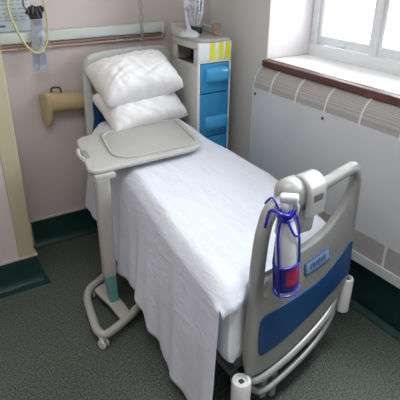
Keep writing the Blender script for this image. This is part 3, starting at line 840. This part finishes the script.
# column
colm = MB(); rr_ = []
for z, hw, hd in [(.285, .036, .028), (.30, .037, .028), (.60, .039, .029), (.885, .041, .030), (.90, .041, .030)]:
    ring = rounded([(-hw, -hd), (hw, -hd), (hw, hd), (-hw, hd)], .016, 4)
    rr_.append([colm.bm.verts.new((.853 + .010 * 0 + x, 2.30 + y, z)) for x, y in ring])
for i in range(len(rr_) - 1):
    n = len(rr_[0])
    for k in range(n): colm.bm.faces.new((rr_[i][k], rr_[i][(k + 1) % n], rr_[i + 1][(k + 1) % n], rr_[i + 1][k]))
colm.bm.faces.new(rr_[0][::-1]); colm.bm.faces.new(rr_[-1])
colm.done('column', M['column'], tb)
slv = MB(); rr_ = []
for z, hw, hd, dx in [(.085, .026, .024, .012), (.10, .028, .025, .012), (.20, .031, .025, .006), (.29, .034, .026, 0)]:
    ring = rounded([(-hw, -hd), (hw, -hd), (hw, hd), (-hw, hd)], .014, 4)
    rr_.append([slv.bm.verts.new((.853 + dx + x, 2.30 + y, z)) for x, y in ring])
for i in range(len(rr_) - 1):
    n = len(rr_[0])
    for k in range(n): slv.bm.faces.new((rr_[i][k], rr_[i][(k + 1) % n], rr_[i + 1][(k + 1) % n], rr_[i + 1][k]))
slv.bm.faces.new(rr_[0][::-1]); slv.bm.faces.new(rr_[-1])
slv.done('column_sleeve', M['teal'], tb)
# base: a flat loop that runs in under the bed
zb = .082
MB().tube([(1.42, 2.66, zb), (1.0, 2.60, zb), (.88, 2.545, zb), (.80, 2.50, zb), (.752, 2.44, zb), (.725, 2.36, zb), (.695, 2.20, zb), (.683, 2.11, zb), (.705, 2.055, zb), (.78, 2.075, zb), (.90, 2.13, zb), (1.0, 2.185, zb), (1.40, 2.30, zb)], .024, 12, smooth=6).done('base_loop', M['column'], tb)
MB().mesh(plate([rounded([(.80, 2.46), (.90, 2.50), (.905, 2.30), (.905, 2.13), (.83, 2.095), (.825, 2.27)], .02, 4)], .024, .008, hframe((0, 0, zb)))).done('base_foot', M['column'], tb)
for (x, y, rz) in [(.690, 2.062, .5), (1.38, 2.285, .2), (.79, 2.515, .1), (1.40, 2.665, 0)]:
    ca = MB().lathe([(.018, 0), (.020, .004), (.020, .020), (.012, .026)], (x, y, .050), 16).box((x - .017, y - .02, .030), (x + .017, y + .012, .062), .006, 2, RZ(rz)).done('castor', M['roller'], tb)
    tw = MB()
    for s in (-1, 1):
        tw.lathe([(.010, -.007), (.026, -.006), (.029, -.002), (.029, .002), (.026, .006), (.010, .007)], Vector((x, y - .012, .029)) + RZ(rz) @ Vector((s * .014, 0, 0)), 22, RZ(rz) @ RY(pi / 2))
    tw.done('wheel', M['roller'], ca)

# ------------------------------------------------------------------ hand control hung over the foot rail
hc = empty('bed_handset', tuple(fpt(.19, -.06, .90)), 'chunky grey control unit hooked over the top rail of the footboard', 'control unit')
def hook_plate(d_list, a0, a1, th):
    """a curved slab hooked over the rail; d_list: (depth towards viewer, z) path"""
    m = MB(); rows = []
    n = len(d_list)
    for i, (d, z) in enumerate(d_list):
        p0 = d_list[max(i - 1, 0)]; p1 = d_list[min(i + 1, n - 1)]
        tx, tz = p1[0] - p0[0], p1[1] - p0[1]; L = math.hypot(tx, tz); nx, nz = -tz / L, tx / L
        sec = rounded([(a0, -th / 2), (a1, -th / 2), (a1, th / 2), (a0, th / 2)], th * .45, 4)
        rows.append([m.bm.verts.new(fpt(a, d + nx * o, z + nz * o)) for a, o in sec])
    for i in range(n - 1):
        k_ = len(rows[0])
        for k in range(k_): m.bm.faces.new((rows[i][k], rows[i][(k + 1) % k_], rows[i + 1][(k + 1) % k_], rows[i + 1][k]))
    m.bm.faces.new(rows[0][::-1]); m.bm.faces.new(rows[-1])
    return m
def obox(a0, a1, d0, d1, z0, z1, bev, tilt=0):
    m = MB(); lo = Vector((a0, -d1, z0)); hi = Vector((a1, -d0, z1)); m.box(lo, hi, bev, 4, RY(tilt) if tilt else None)
    F = Matrix.Translation(FA) @ Matrix.Rotation(YAWF, 4, 'Z')
    for v in m.bm.verts: v.co = F @ v.co
    return m
arc = [(-.004 + .052 * cos(t), 1.150 + .058 * sin(t)) for t in [radians(a_) for a_ in range(-5, 190, 13)]]
hook_plate([(.046, 1.06), (.048, 1.10)] + arc + [(-.058, 1.09), (-.060, 1.02)], .225, .330, .024).done('hook', M['handset'], hc)
dm = MB().lathe([(max(.001, sin(pi * i / 16)), -cos(pi * i / 16)) for i in range(17)], (0, 0, 0), 28)
F = Matrix.Translation(FA) @ Matrix.Rotation(YAWF, 4, 'Z')
for v in dm.bm.verts:
    c_ = Vector([math.copysign(abs(k_) ** .8, k_) for k_ in v.co])
    v.co = F @ Vector((.222 + .088 * c_.x, .022 + .058 * c_.y, 1.140 + .072 * c_.z - .25 * .095 * c_.x * abs(c_.x)))
dm.done('shell', M['handset'], hc)
obox(.195, .325, -.085, -.020, .925, 1.10, .024, .12).done('control_body', M['handset'], hc)
obox(.225, .318, -.030, .030, .965, 1.085, .018, .12).done('front_body', M['handset'], hc)
obox(.248, .305, .052, .062, 1.122, 1.155, .004).done('slot', M['cab_dark'], hc)

# ------------------------------------------------------------------ spray bottle in a blue wire holder
Z0 = .800
bc = fpt(.11, .078, Z0)
bo = empty('spray_bottle', tuple(bc), 'white cleaning bottle with red and blue label hung on the foot of the bed', 'bottle')
TB = Matrix.Rotation(radians(7), 3, FD)
BR = TB @ RZ(YAWF)
FL = .80
def lath(prof, n=32, cap=True): return MB().lathe(prof, bc, n, BR, 1, FL, cap)
lath([(.01, .0), (.043, .0), (.048, .006), (.049, .03), (.049, .13), (.048, .21), (.044, .255), (.034, .305), (.022, .34), (.018, .355), (.018, .375)]).done('bottle_body', M['bottle'], bo)
lath([(.0497, .004), (.0503, .008), (.0503, .128), (.0497, .132)], cap=False).done('blue_label', M['bottle_blue'], bo)
def on_bottle(th, z, r=.052):
    return bc + BR @ Vector((r * sin(th), -FL * r * cos(th), z))
def label_patch(name, m, th0, th1, zf0, zf1, n=10, r=.0508):
    b = MB(); lo = []; hi = []
    for i in range(n + 1):
        t = i / n; th = lerp(th0, th1, t)
        lo.append(b.bm.verts.new(on_bottle(th, zf0(t), r))); hi.append(b.bm.verts.new(on_bottle(th, zf1(t), r)))
    for i in range(n): b.bm.faces.new((lo[i], lo[i + 1], hi[i + 1], hi[i]))
    return b.done(name, m, bo)
label_patch('red_label', M['bottle_red'], -.75, 1.5, lambda t: .040 - .012 * t, lambda t: .114 + .010 * sin(3 * t))
for k, (a, b_, z) in enumerate([(.45, 1.1, .098), (.5, .85, .078)]):
    label_patch('label_print', M['sticker'], a, b_, lambda t, z=z: z, lambda t, z=z: z + .006, 6, .0514)
lath([(.020, .362), (.022, .366), (.022, .395), (.017, .402)], 20).done('cap', M['bottle'], bo)
hdq = MB().box((-.017, -.042, .398), (.017, .026, .430), .010, 3, RZ(.6), (0, 0, .41))
for v in hdq.bm.verts: v.co = bc + BR @ v.co
hdq.done('spray_head', M['bottle'], bo)
tg = [bc + BR @ (RZ(.6) @ Vector(p)) for p in [(0, -.030, .402), (0, -.040, .378), (0, -.036, .350)]]
MB().tube(tg, .006, 8, smooth=4).done('trigger', M['bottle'], bo)

wh = MB(); rw = .0042
def wr_(th, z, r=.056): return on_bottle(th, z, r)
for z in (-.008, .132):
    wh.tube([wr_(2 * pi * i / 28, z) for i in range(28)], rw, 8, closed=True)
for th in (-1.35, 1.25, 2.5, -2.5):
    wh.tube([wr_(th, -.008), wr_(th, .06), wr_(th, .132)], rw, 8)
wh.tube([wr_(-1.35, .132), wr_(-1.4, .22), wr_(-1.35, .29, .058), on_bottle(-1.2, .345, .05), on_bottle(-.8, .365, .036)], rw * 1.2, 8, smooth=5)
wh.tube([wr_(1.25, .132), wr_(1.25, .20), wr_(1.2, .26), on_bottle(1.0, .31, .045), on_bottle(.8, .345, .034)], rw * 1.1, 8, smooth=5)
wh.tube([wr_(.55, .132), wr_(.5, .21), wr_(.35, .255), wr_(-.1, .275, .054), wr_(-.35, .305, .046), on_bottle(-.7, .345, .04)], rw * 1.2, 8, smooth=5)
hook_a = fpt(.000, .040, 1.10)
wh.tube([hook_a + Vector((0, 0, -.005)), hook_a + Vector((.002, -.006, .04)), hook_a + Vector((.014, -.008, .065)), on_bottle(-1.2, .375, .05), on_bottle(-.5, .36, .036), on_bottle(.3, .368, .034), on_bottle(.9, .35, .036)], rw * 1.4, 8, smooth=5)
for dz in (0, .012, .024):
    wh.tube([on_bottle(2 * pi * i / 20, .335 + dz + .004 * sin(2 * pi * i / 20 * 2 + dz * 90), .034 - dz * .3) for i in range(20)], rw * 1.2, 8, closed=True)
for th, aa in ((2.5, .145), (-2.5, .075)):
    p = wr_(th, .132); t_ = fpt(aa, .036, 1.13)
    wh.tube([p, Vector((t_.x, t_.y, 1.06)), t_, fpt(aa, .0, 1.176), fpt(aa, -.036, 1.14)], rw, 8, smooth=5)
tag(wh.done('bottle_holder', M['wire_blue'], origin=tuple(bc)), 'blue wire bottle holder hooked over the left end of the foot rail', 'holder')

# ------------------------------------------------------------------ light and camera
w = bpy.data.worlds.new('overcast'); SC.world = w; w.use_nodes = True
nt = w.node_tree; bg = nt.nodes['Background']
tc = nt.nodes.new('ShaderNodeTexCoord'); nz = nt.nodes.new('ShaderNodeTexNoise'); nz.inputs['Scale'].default_value = 1.5
nt.links.new(tc.outputs['Generated'], nz.inputs['Vector'])
rp = nt.nodes.new('ShaderNodeValToRGB'); rp.color_ramp.elements[0].color = (.86, .93, 1, 1); rp.color_ramp.elements[1].color = (.97, .98, 1, 1)
nt.links.new(nz.outputs['Fac'], rp.inputs['Fac']); nt.links.new(rp.outputs['Color'], bg.inputs['Color'])
bg.inputs['Strength'].default_value = 11.0

def area(name, loc, rot, sx, sy, power, color=(1, 1, 1), portal=False):
    l = bpy.data.lights.new(name, 'AREA'); l.shape = 'RECTANGLE'; l.size = sx; l.size_y = sy; l.energy = power; l.color = color
    if portal: l.cycles.is_portal = True
    o = bpy.data.objects.new(name, l); COL.objects.link(o); o.location = loc; o.rotation_euler = rot
    return o
area('window_portal', (WX + .11, (WY0 + WY1) / 2, (WZ0 + WZ1) / 2), (0, pi / 2, 0), WZ1 - WZ0, WY1 - WY0, 1, portal=True)
sl = bpy.data.lights.new('added_floor_spot', 'SPOT'); sl.energy = 330; sl.spot_size = radians(46); sl.spot_blend = 1.0; sl.shadow_soft_size = .25; sl.color = (.92, .97, 1.0)  # added spot that makes the bright pool on the floor, no fitting known
so_ = bpy.data.objects.new('added_floor_spot', sl); COL.objects.link(so_); so_.location = (1.30, .55, ZC - .08)
area('added_room_fill', (.2, 1.0, ZC - .05), (0, 0, 0), 1.2, 1.2, 26, (1.0, .97, .93))  # added soft fill from above, not a lamp of the room

cam = bpy.data.cameras.new('camera'); co_ = bpy.data.objects.new('camera', cam); COL.objects.link(co_)
CF, CP, CR, CYAW = 496.0, 0.4710, 0.01137, 0.5714
cam.sensor_width = 36; cam.sensor_fit = 'HORIZONTAL'; cam.lens = CF / 400 * 36; cam.clip_start = .02
fw = Vector((0, cos(CP), -sin(CP))); rt = Vector((1, 0, 0)); up = rt.cross(fw)
r2 = cos(CR) * rt + sin(CR) * up; u2 = -sin(CR) * rt + cos(CR) * up
Rz = Matrix.Rotation(-CYAW, 3, 'Z')
r2, u2, fw = Rz @ r2, Rz @ u2, Rz @ fw
co_.matrix_world = Matrix(((r2.x, u2.x, -fw.x, 0), (r2.y, u2.y, -fw.y, 0), (r2.z, u2.z, -fw.z, 2.0), (0, 0, 0, 1)))
SC.camera = co_

SC.view_settings.view_transform = 'Standard'
SC.view_settings.exposure = 0.2
try:
    SC.cycles.use_denoising = True
    SC.cycles.max_bounces = 10
    SC.cycles.diffuse_bounces = 6
    SC.cycles.sample_clamp_indirect = 6
except Exception: pass
